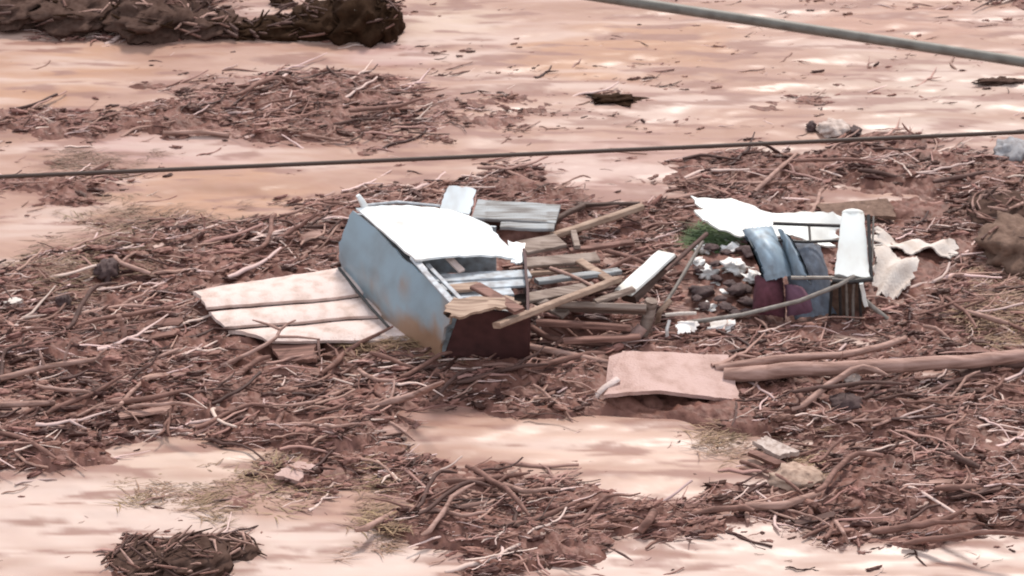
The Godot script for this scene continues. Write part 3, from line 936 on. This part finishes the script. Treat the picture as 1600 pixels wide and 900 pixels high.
func make_cabinet():
	var base := gp(700, 540)
	var t := thing("cabinet", base, "overturned white metal cabinet with side tinted as blue-grey shade, raised white lid and open front", "cabinet")
	var A1 := gc(533, 419, 0.0)
	var A := gc(552, 329, 0.50)
	var B1 := gc(686, 552, -0.03) - Vector3(0, 0.09, 0)
	var B := gc(716, 477, 0.43)
	var b := mb(base)
	sheet(b, A, B, B1, A1, 0.02, 26, 12, 0.035, 0.02, "side", true)
	put("side_panel", b.commit(), M.enamel_side_shaded, t)
	# folded lip along the lower edge of the side
	b = mb(base)
	tube(b, [gc(530, 419, 0.05), gc(550, 445, 0.045), gc(578, 479, 0.04), gc(607, 511, 0.03)], [0.013, 0.014, 0.014, 0.012], 6)
	put("edge_trim", b.commit(), M.black_metal, t)
	var C := gc(826, 492, 0.36)
	var C1 := gc(824, 552, -0.03) - Vector3(0, 0.09, 0)
	b = mb(base)
	sheet(b, B + Vector3(0.02, -0.02, -0.01), C, C1, B1 + Vector3(0.02, 0, -0.01), 0.02, 10, 6, 0.04)
	put("end_panel", b.commit(), M.maroon, t)
	var D := gc(812, 388, 0.42)
	var D1 := D + Vector3(0.02, -0.5, 0.0)
	b = mb(base)
	sheet(b, D, C, C1, D1, 0.02, 8, 5, 0.03)
	put("side_panel", b.commit(), M.maroon, t)
	var E := gc(775, 350, 0.42)
	b = mb(base)
	sheet(b, A + Vector3(0.02, -0.03, 0.0), E + Vector3(0, -0.03, 0), E + Vector3(0, -0.45, 0), A1 + Vector3(0.02, 0, 0), 0.02, 8, 5, 0.03)
	put("end_panel", b.commit(), M.liner, t)
	b = mb(base)
	sheet(b, A1 + Vector3(0, 0.02, 0), E + Vector3(0, -0.45, 0), C1 + Vector3(0, 0.08, 0), B1 + Vector3(0, 0.08, 0), 0.02, 8, 8, 0.04)
	put("bottom_panel", b.commit(), M.liner, t)
	# raised lid
	var F := gc(556, 325, 0.53)
	b = mb(base)
	sheet(b, F, gc(762, 341, 0.52), gc(817, 394, 0.44), gc(650, 409, 0.50), 0.018, 20, 12, 0.04, 0.02, "lid")
	var lid := put("lid", b.commit(), M.enamel, t)
	b = mb(base)
	sheet(b, gc(794, 372, 0.455), gc(822, 376, 0.43), gc(818, 402, 0.42), gc(800, 402, 0.43), 0.012, 6, 5, 0.06, 0.1)
	put("torn_corner", b.commit(), M.enamel, lid)
	b = mb(base)
	sheet(b, gc(700, 291, 0.68), gc(744, 296, 0.66), gc(734, 334, 0.54), gc(685, 328, 0.55), 0.014, 8, 8, 0.03, 0.05)
	put("flap", b.commit(), M.enamel, lid)
	b = mb(base)
	tube(b, [gc(570, 324, 0.53), gc(565, 314, 0.58), gc(559, 305, 0.63)], [0.03, 0.025, 0.018], 7)
	put("hinge", b.commit(), M.enamel, lid)
	b = mb(base)
	tube(b, [gc(564, 322, 0.53), gc(620, 316, 0.55), gc(688, 322, 0.57)], [0.014, 0.014, 0.012], 6)
	put("edge_trim", b.commit(), M.rail, lid)
	# inside: runners along the open side, shelves of the liner
	for k in [[652, 412, 0.47, 708, 474, 0.45, 0.022], [668, 414, 0.44, 722, 470, 0.43, 0.016], [645, 402, 0.5, 664, 424, 0.46, 0.026]]:
		b = mb(base)
		plank_mesh(b, gc(k[0], k[1], k[2]), gc(k[3], k[4], k[5]), k[6] * 2.0, 0.02, 0.2)
		put("runner", b.commit(), M.rail, t)
	for k in [[676, 436, 0.36, 828, 428, 0.33], [690, 450, 0.36, 822, 442, 0.33], [700, 463, 0.36, 800, 456, 0.34]]:
		b = mb(base)
		plank_mesh(b, gc(k[0], k[1], k[2]), gc(k[3], k[4], k[5]), 0.15, 0.022, -0.12)
		put("shelf", b.commit(), M.liner, t)
	b = mb(base)
	plank_mesh(b, gc(700, 402, 0.44), gc(722, 424, 0.38), 0.06, 0.02)
	put("bracket", b.commit(), M.board_pink, t)

func make_boards():
	# three pink boards side by side, running under the cabinet
	var base := gp(460, 470)
	var t := thing("pink_boards", base, "panel of three pale pink boards slipping under the cabinet's side", "panel")
	var rows := [
		[[303, 450], [546, 411], [584, 452], [322, 477]],
		[[326, 484], [586, 457], [610, 486], [348, 506]],
		[[356, 512], [613, 491], [650, 528], [420, 528]],
	]
	var i := 0
	for r in rows:
		var b := mb(base)
		var h := 0.17 - 0.03 * i
		sheet(b, gp(r[0][0], r[0][1], h), gp(r[1][0], r[1][1], h), gp(r[2][0], r[2][1], h + 0.01), gp(r[3][0], r[3][1], h + 0.01), 0.03, 16, 6, 0.02, 0.015, "crown")
		put("board", b.commit(), M.board_pink, t)
		i += 1
	# batten below the near board
	var b2 := mb(base)
	plank_mesh(b2, gp(436, 532, 0.02), gp(530, 530, 0.03), 0.05, 0.08)
	put("batten", b2.commit(), M.stick_brown, t)

func make_plate():
	var base := gp(1040, 600)
	var b := mb(base)
	sheet(b, gp(972, 550, 0.13), gp(1138, 552, 0.13), gp(1157, 614, 0.09), gp(944, 620, 0.09), 0.03, 22, 12, 0.02, 0.015, "plate")
	var t := thing("plate", base, "bent pale pink plate lying across the sticks, its front edge lifted", "plate")
	put("sheet", b.commit(), M.plate_pink, t)
	b = mb(base)
	tube(b, [gp(966, 592, 0.14), gp(944, 606, 0.1), gp(928, 622, 0.02)], [0.035, 0.03, 0.03], 7, Color.WHITE, 0.5)
	put("bracket", b.commit(), M.board_pink, t)
	b = mb(base)
	sheet(b, gp(952, 560, 0.11), gp(978, 551, 0.13), gp(962, 616, 0.08), gp(944, 620, 0.04), 0.015, 4, 6, 0.03)
	put("folded_edge", b.commit(), M.plate_pink, t)

# ---------------------------------------------------------------- the broken frame and what hangs in it
func make_frame():
	var base := gp(1330, 500)
	var t := thing("broken_frame", base, "broken dark metal frame of thin rails and legs round the blue plastic sheet", "frame")
	var bars := [
		["rail", [1208, 349, 0.58, 1260, 351, 0.58, 1318, 353, 0.58], 0.014, "black_metal"],
		["rail", [1216, 376, 0.46, 1260, 378, 0.46, 1312, 376, 0.46], 0.012, "black_metal"],
		["rail", [1236, 434, 0.34, 1270, 434, 0.34, 1308, 434, 0.34], 0.015, "rod_grey"],
		["rail", [1300, 438, 0.34, 1330, 440, 0.34, 1362, 436, 0.36], 0.02, "black_metal"],
		["upright", [1264, 351, 0.58, 1265, 364, 0.52, 1266, 378, 0.46], 0.010, "rod_grey"],
		["upright", [1357, 336, 0.70, 1359, 390, 0.52, 1362, 440, 0.34], 0.014, "black_metal"],
		["upright", [1365, 338, 0.70, 1364, 370, 0.58, 1363, 410, 0.45], 0.008, "rod_grey"],
		["leg", [1312, 440, 0.33, 1313, 470, 0.15, 1314, 505, -0.05], 0.012, "black_metal"],
		["leg", [1322, 440, 0.33, 1323, 470, 0.15, 1324, 508, -0.05], 0.012, "rod_grey"],
		["leg", [1334, 440, 0.33, 1333, 470, 0.15, 1333, 508, -0.05], 0.012, "rod_grey"],
		["leg", [1343, 440, 0.33, 1344, 470, 0.15, 1346, 510, -0.05], 0.012, "black_metal"],
		["leg", [1300, 440, 0.33, 1298, 470, 0.15, 1296, 504, -0.05], 0.012, "black_metal"],
		["brace", [1076, 504, 0.04, 1160, 492, 0.12, 1250, 470, 0.22, 1310, 446, 0.32, 1336, 432, 0.37], 0.018, "rod_grey"],
		["brace", [1350, 468, 0.16, 1366, 482, 0.1, 1394, 504, 0.0], 0.02, "rod_grey"],
	]
	for q in bars:
		var b := mb(base)
		var pts := []
		for i in range(0, q[1].size(), 3): pts.append(gp(q[1][i], q[1][i + 1], q[1][i + 2]))
		var rad := []
		for p in pts: rad.append(q[2])
		tube(b, pts, rad, 7)
		put(q[0], b.commit(), M[q[3]], t)
	# kick plate behind the legs
	var kb := mb(base)
	sheet(kb, gp(1304, 442, 0.32) + Vector3(0, 0, -0.08), gp(1350, 442, 0.32) + Vector3(0, 0, -0.08), gp(1356, 500, 0.0) + Vector3(0, 0, -0.08), gp(1300, 500, 0.0) + Vector3(0, 0, -0.08), 0.02, 4, 4, 0.01)
	put("back_plate", kb.commit(), M.mound_brown, t)
	# white box end standing on the rail
	var wp := gp(1330, 440, 0.34)
	var w := thing("white_box", wp, "tall white box end standing upright on the broken frame", "box")
	var b := mb(wp)
	var fa := gp(1316, 333, 0.70)
	var fb := gp(1350, 333, 0.70)
	var fc := gp(1359, 432, 0.38)
	var fd := gp(1304, 428, 0.38)
	sheet(b, fa, fb, fc, fd, 0.06, 8, 12, 0.015, 0.03)
	put("front", b.commit(), M.board_white, w)
	b = mb(wp)
	lump(b, (fa + fb) * 0.5 + Vector3(0, -0.01, -0.03), Basis.IDENTITY, Vector3(0.084, 0.03, 0.028), 3.0, 0.02, 0.0, 16, 8)
	put("cap", b.commit(), M.board_white, w)
	b = mb(wp)
	plank_mesh(b, gp(1345, 440, 0.34), gp(1353, 478, 0.13), 0.085, 0.03, 0.0, 0.35)
	put("leg", b.commit(), M.board_white, w)
	# white sheet behind
	var sb := gp(1150, 345, 0.2)
	b = mb(sb)
	sheet(b, gp(1090, 315, 0.26), gp(1322, 340, 0.26), gp(1300, 372, 0.2), gp(1094, 352, 0.24), 0.015, 26, 8, 0.10, 0.08, "waves")
	tag(put("white_sheet", b.commit(), M.board_white, null, sb), "white plastic sheet lying behind the green weeds and blue plastic sheet", "sheet")
	# blue tarpaulin and cloths: folded sheets slumped over one another
	var tb := gp(1220, 460)
	b = mb(tb)
	sheet(b, gp(1164, 352, 0.60), gp(1214, 344, 0.60), gp(1246, 424, 0.36), gp(1194, 440, 0.28), 0.014, 30, 34, 0.16, 0.018, "drape")
	tag(put("tarpaulin", b.commit(), M.tarp_blue, null, tb), "light blue plastic sheet folded and slumped inside the broken frame", "tarpaulin")
	b = mb(tb)
	sheet(b, gp(1214, 352, 0.58), gp(1236, 374, 0.56), gp(1268, 440, 0.34), gp(1240, 428, 0.35), 0.012, 12, 30, 0.05, 0.018, "drape")
	tag(put("tarpaulin", b.commit(), M.tarp_blue, null, tb), "narrow fold of light blue plastic hanging over the slate-blue cloth", "tarpaulin")
	var cb := gp(1270, 480)
	b = mb(cb)
	sheet(b, gp(1222, 366, 0.50), gp(1284, 380, 0.46), gp(1316, 482, 0.10), gp(1244, 492, 0.08), 0.014, 34, 38, 0.08, 0.018, "drape")
	tag(put("cloth", b.commit(), M.cloth_slate, null, cb), "dark slate-blue cloth hanging in folds beside the light blue plastic", "cloth")
	var mbp := gp(1215, 490)
	b = mb(mbp)
	sheet(b, gp(1180, 428, 0.30), gp(1226, 430, 0.28), gp(1232, 492, 0.06), gp(1176, 488, 0.08), 0.012, 26, 26, 0.10, 0.018, "drape")
	tag(put("cloth", b.commit(), M.cloth_maroon, null, mbp), "dark maroon cloth hanging under the light blue plastic", "cloth")
	var pb := gp(1250, 490)
	b = mb(pb)
	sheet(b, gp(1228, 440, 0.28), gp(1262, 446, 0.26), gp(1282, 486, 0.1), gp(1232, 490, 0.08), 0.012, 22, 22, 0.10, 0.018, "drape")
	tag(put("cloth", b.commit(), mat("cloth_plum", lin(0.16, 0.07, 0.10), 0.9, null), null, pb), "plum-coloured cloth crumpled in front of the slate-blue cloth", "cloth")
	# crumpled white cloths right of the frame
	var c1 := gp(1430, 385)
	b = mb(c1)
	sheet(b, gp(1364, 366, 0.1), gp(1498, 378, 0.08), gp(1488, 400, 0.06), gp(1362, 388, 0.1), 0.012, 26, 8, 0.16, 0.14, "ripples")
	tag(put("white_cloth", b.commit(), M.cloth_white, null, c1), "long muddy white cloth stretched behind the crumpled one", "cloth")
	var c2 := gp(1395, 435)
	b = mb(c2)
	sheet(b, gp(1366, 398, 0.14), gp(1436, 420, 0.12), gp(1412, 458, 0.1), gp(1364, 458, 0.12), 0.012, 18, 14, 0.2, 0.12, "crumple")
	tag(put("white_cloth", b.commit(), M.cloth_white, null, c2), "crumpled white cloth beside the broken frame's leg", "cloth")

func make_scraps():
	# white scraps and dark stones in the hollow left of the blue plastic sheet
	var sp := [[1140, 366, 10], [1144, 380, 11], [1128, 407, 16], [1105, 410, 12], [1147, 414, 13], [1092, 436, 20], [1145, 430, 26], [1160, 436, 18], [1116, 448, 11], [1108, 460, 10], [1137, 461, 11], [1178, 428, 10], [1153, 470, 9], [1125, 492, 30], [1142, 496, 18], [1078, 510, 20], [1062, 520, 14], [1090, 398, 9], [1168, 412, 8], [1100, 384, 8]]
	for s in sp:
		var c := gp(s[0], s[1], 0.12)
		var r: float = s[2] / 200.0
		var b := mb(c)
		c.y = gh(c) + 0.035
		if s[2] < 14:
			lump(b, c, Basis(Vector3.UP, rng.randf_range(-0.7, 0.7)), Vector3(r * 1.5, r * 0.7, r * 1.2), rng.randf() * 100.0, 0.75, 0.0, 14, 9)
		else:
			var rot := Basis(Vector3.UP, rng.randf_range(-0.6, 0.6)) * Basis(Vector3.RIGHT, rng.randf_range(-0.1, 0.3))
			var cn := []
			for q in [Vector3(-1, 0, -0.7), Vector3(1, 0, -0.6), Vector3(0.9, 0, 0.8), Vector3(-0.8, 0, 0.8)]:
				cn.append(c + rot * (q * r * rng.randf_range(0.6, 1.1) + Vector3(0, rng.randf_range(-0.02, 0.03), 0)))
			sheet(b, cn[0], cn[1], cn[2], cn[3], 0.01, 10, 8, 0.2, 0.12)
		tag(put("scrap", b.commit(), M.scrap, null, c), ("small" if r < 0.06 else ("broad" if r > 0.09 else "medium-sized")) + " crumpled white scrap in the scatter left of the blue plastic sheet", "scrap", "white scraps left of the blue plastic sheet")
	for s in [[1098, 450, 16], [1152, 452, 15], [1168, 466, 12], [1133, 478, 10], [1175, 400, 16], [1172, 380, 14], [1092, 420, 10], [1120, 432, 9], [1160, 448, 12], [1110, 395, 10], [1085, 445, 8], [1140, 445, 9], [1125, 465, 8], [1100, 475, 9], [1150, 485, 10], [1166, 482, 9], [1118, 418, 8], [1135, 398, 8], [1160, 395, 9], [1088, 465, 8], [1142, 476, 7]]:
		var c := gp(s[0], s[1], 0.07)
		c.y = gh(c) + 0.04
		var b := mb(c)
		var r: float = s[2] / 200.0
		lump(b, c, Basis(Vector3.UP, rng.randf() * TAU), Vector3(r * 1.2, r * 0.45, r * 0.9), rng.randf() * 100.0, 0.35, 0.0, 12, 8)
		tag(put("dark_stone", b.commit(), M.stone_dark, null, c), ("tiny" if r < 0.055 else "small") + " dark lump among the white scraps", "stone", "dark lumps among the white scraps")
	# single stones, slabs and lumps
	var st := [
		[1302, 206, 0.13, 0.07, 0.14, "stone_pale", "stone", "pale rounded stone in the water by the wire's line"],
		[1268, 202, 0.045, 0.05, 0.06, "stone_dark", "stone", "small dark stone left of the pale rounded one"],
		[1335, 208, 0.06, 0.04, 0.08, "stone_dark", "stone", "small dark stone right of the pale rounded one"],
		[1246, 752, 0.18, 0.07, 0.14, "stone_cream", "stone", "cream stone in the debris below the bent plate"],
		[1330, 612, 0.06, 0.04, 0.06, "stone_pale", "stone", "small pale stone below the long log"],
		[1582, 244, 0.16, 0.1, 0.22, "stone_grey", "stone", "blue-grey block at the rim of the far bank"],
		[168, 432, 0.09, 0.08, 0.12, "stone_dark", "stump", "dark reddish stump in the debris by the forked branch"],
		[100, 480, 0.06, 0.06, 0.08, "stone_dark", "stone", "dark lump below the reddish stump"],
		[1320, 640, 0.13, 0.05, 0.1, "stone_dark", "stone", "flat dark lump below the small pale stone"],
		[960, 158, 0.20, 0.035, 0.10, "heap_dark", "clod", "dark clod stranded alone in the far water"],
		[1560, 128, 0.17, 0.02, 0.06, "heap_grey", "clod", "grey clod in the whitish shallows under the cable"],
	]
	for s in st:
		var c := gp(s[0], s[1])
		c.y = gh(c) + s[3] * 0.35
		var b := mb(c)
		lump(b, c, Basis(Vector3.UP, rng.randf_range(-0.3, 0.3)), Vector3(s[2], s[3], s[4]), rng.randf() * 100.0, 0.28 if s[6] != "clod" else 0.75, 0.0, 22, 12)
		tag(put(s[6], b.commit(), M[s[5]], null, c), s[7], s[6])
	# flat slabs
	var slabs := [
		[[428, 742], [462, 722], [492, 726], [468, 752], 0.05, "plate_pink", "pale pink slab tilted in the debris by the straw", "slab"],
		[[0, 470], [22, 460], [36, 466], [20, 474], 0.06, "cloth_white", "small white fragment at the rim of the left debris", "fragment"],
		[[1176, 688], [1200, 682], [1250, 704], [1216, 712], 0.07, "stone_pale", "pale bark slab below the bent plate", "slab"],
		[[1168, 706], [1180, 702], [1230, 726], [1212, 728], 0.05, "stick_brown", "brown bark slab under the pale bark slab", "slab"],
		[[420, 535], [490, 530], [494, 560], [440, 562], 0.05, "stick_brown", "brown box-like panel half sunk under the pink boards", "panel"],
		[[1276, 316], [1390, 312], [1400, 336], [1290, 342], 0.06, "mound_brown", "smooth brown mud-caked board behind the frame", "board"],
	]
	for s in slabs:
		var c := gp((s[0][0] + s[2][0]) * 0.5, (s[0][1] + s[2][1]) * 0.5, s[4])
		var b := mb(c)
		sheet(b, gp(s[0][0], s[0][1], s[4] + 0.01), gp(s[1][0], s[1][1], s[4] + 0.02), gp(s[2][0], s[2][1], s[4] + 0.02), gp(s[3][0], s[3][1], s[4]), 0.035, 8, 6, 0.05, 0.08)
		tag(put(s[7], b.commit(), M[s[5]], null, c), s[6], s[7])

# ---------------------------------------------------------------- dark heaps
func heap(called: String, label: String, lumps: Array, core: String, nb: int, tones: Array, sz: float):
	var base := gp(lumps[0][0], lumps[0][1])
	var t := thing(called, base, label, "brush heap")
	for q in lumps:
		var c := gp(q[0], q[1])
		c.y = gh(c) + q[3] * 0.2
		var b := mb(base)
		lump(b, c, Basis(Vector3.UP, rng.randf_range(-0.2, 0.2)), Vector3(q[2], q[3], q[4]), rng.randf() * 100.0, 0.24, 0.0, 34, 22)
		put("mound", b.commit(), M[core], t)
		for k in int(nb * q[2]):
			var a := rng.randf() * TAU
			var e := rng.randf_range(0.1, 1.4)
			var d := Vector3(cos(a) * cos(e), sin(e), sin(a) * cos(e))
			var p := c + d * Vector3(q[2], q[3], q[4]) * 0.96
			var tang := d.cross(Vector3(rng.randf_range(-0.3, 0.3), 1, rng.randf_range(-0.3, 0.3))).normalized()
			if absf(tang.x) < 0.4 and rng.randf() < 0.6: tang.x = 1.0
			tang = (tang + Vector3(0, rng.randf_range(-0.3, 0.3), 0)).normalized()
			var l := rng.randf_range(0.12, 0.4) * sz
			var bb := mb(base)
			var r := rng.randf_range(0.010, 0.022) * sz
			tube(bb, [p - tang * l * 0.5, p + d * 0.03, p + tang * l * 0.5 + d * rng.randf_range(-0.03, 0.08)], [r, r * 0.9, r * 0.4], 5)
			put("branch", bb.commit(), M[tones[rng.randi() % tones.size()]], t)

func make_heaps():
	heap("root_clump", "dark brown uprooted clump at the end of the far brush drift", [[566, 44, 0.34, 0.30, 0.42], [505, 44, 0.32, 0.20, 0.34], [606, 50, 0.14, 0.24, 0.25], [440, 50, 0.36, 0.10, 0.22]], "heap_dark", 110, ["stick_dark", "stick_dark", "heap_dark", "stick_brown"], 0.75)
	heap("brush_heap", "long grey-brown brush heap drifting in the far water", [[240, 38, 0.42, 0.20, 0.5], [120, 26, 0.5, 0.16, 0.5], [20, 22, 0.4, 0.15, 0.5], [320, 46, 0.36, 0.12, 0.25], [190, 8, 0.6, 0.2, 0.5], [280, 10, 0.3, 0.16, 0.4]], "heap_grey", 120, ["stick_dark", "stick_brown", "heap_grey", "heap_dark", "stick_pale"], 0.75)
	heap("brush_heap", "low dark brush lying between the grey heap and the root clump", [[385, 52, 0.3, 0.07, 0.16], [440, 6, 0.12, 0.05, 0.1]], "heap_dark", 90, ["stick_dark", "heap_dark"], 0.8)
	heap("brush_heap", "dark grey weed clump stranded on the front silt flat", [[305, 884, 0.24, 0.09, 0.24], [230, 878, 0.24, 0.05, 0.22], [355, 862, 0.2, 0.05, 0.14]], "heap_grey", 190, ["stick_dark", "stick_brown", "heap_grey", "stick_pale"], 0.6)
	heap("soil_mound", "brown soil mound above the golden straw", [[1590, 395, 0.30, 0.2, 0.4], [1680, 400, 0.4, 0.24, 0.5]], "mound_brown", 40, ["stick_brown", "stick_dark"], 0.8)
	heap("brush_heap", "small purple-grey twig heap behind the brown soil mound", [[1560, 345, 0.26, 0.10, 0.3]], "heap_grey", 110, ["stick_pale", "stick_brown", "stick_dark"], 0.8)

# ---------------------------------------------------------------- wires
func make_wires():
	for w in [["wire", 6.2, 277.0, 207.0, 0.0, 1600.0, 0.0052, "wire_dark", "thin dark overhead wire crossing the whole view", 6.0], ["cable", 5.6, 0.0, 97.0, 968.0, 1600.0, 0.0112, "cable_grey", "thick grey-green overhead cable above the far water", -8.0]]:
		var k := tan(deg_to_rad(FOV * 0.5)) / 450.0
		var a: Vector3 = cam_pos + cam_b * (Vector3((w[4] - 800.0) * k, (450.0 - w[2]) * k, -1.0) * w[1])
		var e: Vector3 = cam_pos + cam_b * (Vector3((w[5] - 800.0) * k, (450.0 - w[3]) * k, -1.0) * w[1])
		var d := e - a
		var mid := (a + e) * 0.5
		var pts := []
		var rad := []
		var half := 14.0 / d.length()
		for i in 121:
			var f := (i / 60.0 - 1.0) * half
			var p := mid + d * f
			p.y += 0.0012 * w[9] * 0.12 * pow(f * d.length(), 2.0)
			pts.append(p)
			rad.append(w[6])
		var b := mb(mid)
		tube(b, pts, rad, 8)
		tag(put(w[0], b.commit(), M[w[7]], null, mid), w[8], w[0])

# ---------------------------------------------------------------- scene
func _ready():
	rng.seed = 20240611
	# camera
	var p := deg_to_rad(CAM_P)
	cam_pos = Vector3(0, CAM_D * sin(p), CAM_D * cos(p))
	var cam := Camera3D.new()
	cam.name = "camera"
	add_child(cam)
	cam.look_at_from_position(cam_pos, Vector3.ZERO, Vector3.UP)
	cam.fov = FOV
	cam.far = 2000.0
	cam.near = 0.1
	cam_b = cam.basis
	# a long zoom that has missed its focus a little
	var lens := CameraAttributesPhysical.new()
	lens.frustum_focal_length = 12.0 / tan(deg_to_rad(FOV * 0.5))
	lens.frustum_focus_distance = 10.0
	lens.frustum_near = 0.1
	lens.frustum_far = 2000.0
	lens.exposure_aperture = 12.0
	cam.attributes = lens
	cam.current = true
	# sky: bright overcast
	var sm := ProceduralSkyMaterial.new()
	sm.sky_top_color = Color(0.88, 0.91, 0.96)
	sm.sky_horizon_color = Color(0.90, 0.91, 0.93)
	sm.sky_curve = 0.2
	sm.ground_horizon_color = Color(0.55, 0.48, 0.45)
	sm.ground_bottom_color = Color(0.40, 0.33, 0.30)
	var sky := Sky.new()
	sky.sky_material = sm
	var env := Environment.new()
	env.background_mode = Environment.BG_SKY
	env.sky = sky
	env.background_energy_multiplier = 0.56
	env.tonemap_mode = Environment.TONE_MAPPER_LINEAR
	env.tonemap_exposure = 2.4
	env.sdfgi_enabled = true
	env.ssao_enabled = true
	env.ssil_enabled = true
	var we := WorldEnvironment.new()
	we.name = "environment"
	we.environment = env
	add_child(we)
	# sun behind thin cloud, high, beyond the debris
	var sun := DirectionalLight3D.new()
	sun.name = "sun"
	add_child(sun)
	sun.look_at_from_position(Vector3.ZERO, -Vector3(0.22, 1.1, -0.9), Vector3.UP)
	sun.light_energy = 0.5
	sun.light_angular_distance = 10.0
	sun.light_color = Color(1.0, 0.965, 0.93)
	sun.shadow_enabled = true

	for q in [[n_low, 1, 0.10, 2], [n_mid, 2, 0.25, 3], [n_fine, 3, 0.5, 3], [n_edge, 4, 0.08, 3], [n_flow, 6, 0.05, 4], [n_fold, 8, 1.0, 1]]:
		q[0].seed = q[1] * 17
		q[0].noise_type = FastNoiseLite.TYPE_SIMPLEX_SMOOTH
		q[0].frequency = q[2]
		q[0].fractal_octaves = q[3]
	make_materials()
	make_plan()
	for q in [[895, 514, 0.36, 0.30, 0.42], [468, 552, 0.26, 0.14, 0.14], [1240, 490, 0.5, 0.2, 0.06], [1040, 632, 0.5, 0.13, 0.06]]:
		pits.append([gp(q[0], q[1]), q[2], q[3], q[4]])
	bare = [poly([1080, 380, 1180, 372, 1190, 500, 1050, 525, 1060, 440], 0.0), poly([1250, 296, 1470, 290, 1480, 345, 1330, 352, 1270, 330], 0.0), poly([296, 442, 545, 402, 660, 532, 420, 545, 340, 512], 0.14), poly([935, 540, 1145, 540, 1168, 628, 930, 632], 0.2), poly([545, 400, 660, 360, 790, 380, 835, 560, 690, 568], 0.0),
		poly([1180, 372, 1300, 400, 1320, 500, 1180, 500], 0.0), poly([1085, 310, 1325, 335, 1305, 378, 1090, 358], 0.2), poly([1362, 362, 1500, 374, 1440, 470, 1362, 462], 0.1), poly([735, 312, 870, 318, 880, 390, 800, 390], 0.05)]
	var peach := Color(0.385, 0.212, 0.132)
	var pink := Color(0.385, 0.235, 0.208)
	var pale := Color(0.56, 0.43, 0.37)
	for q in [[330, 310, 1.0, 0.9, peach], [1000, 75, 1.2, 0.8, peach], [900, 90, 0.7, 0.7, peach], [1380, 40, 1.0, 0.6, Color(0.37, 0.21, 0.155)], [80, 120, 0.9, 0.8, peach], [250, 230, 1.1, 0.5, pink], [600, 85, 0.5, 0.3, pink],
			[1450, 150, 1.2, 1.2, Color(0.44, 0.325, 0.265)], [120, 800, 1.4, 0.9, pale], [300, 725, 0.7, 0.5, Color(0.54, 0.40, 0.32)], [1000, 700, 1.2, 0.7, Color(0.55, 0.39, 0.315)], [1200, 880, 2.5, 0.5, pale], [550, 880, 1.2, 0.6, pale], [700, 30, 0.6, 0.6, Color(0.48, 0.345, 0.265)], [960, 260, 1.0, 0.8, Color(0.40, 0.25, 0.215)]]:
		tints.append([gp(q[0], q[1]), q[2], q[3], q[4]])
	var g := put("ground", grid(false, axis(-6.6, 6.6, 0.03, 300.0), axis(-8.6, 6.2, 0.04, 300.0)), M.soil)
	tag(g, "dark brown churned mud and soil under the debris", "ground", "", "structure")
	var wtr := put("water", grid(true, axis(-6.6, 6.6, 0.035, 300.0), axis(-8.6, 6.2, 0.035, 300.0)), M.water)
	tag(wtr, "pale pink silty floodwater with peach streaks", "water", "", "structure")
	make_cabinet()
	make_boards()
	make_plate()
	make_frame()
	make_timber()
	make_heaps()
	make_wires()
	make_scraps()
	make_branches()
	make_litter()
	make_grass()
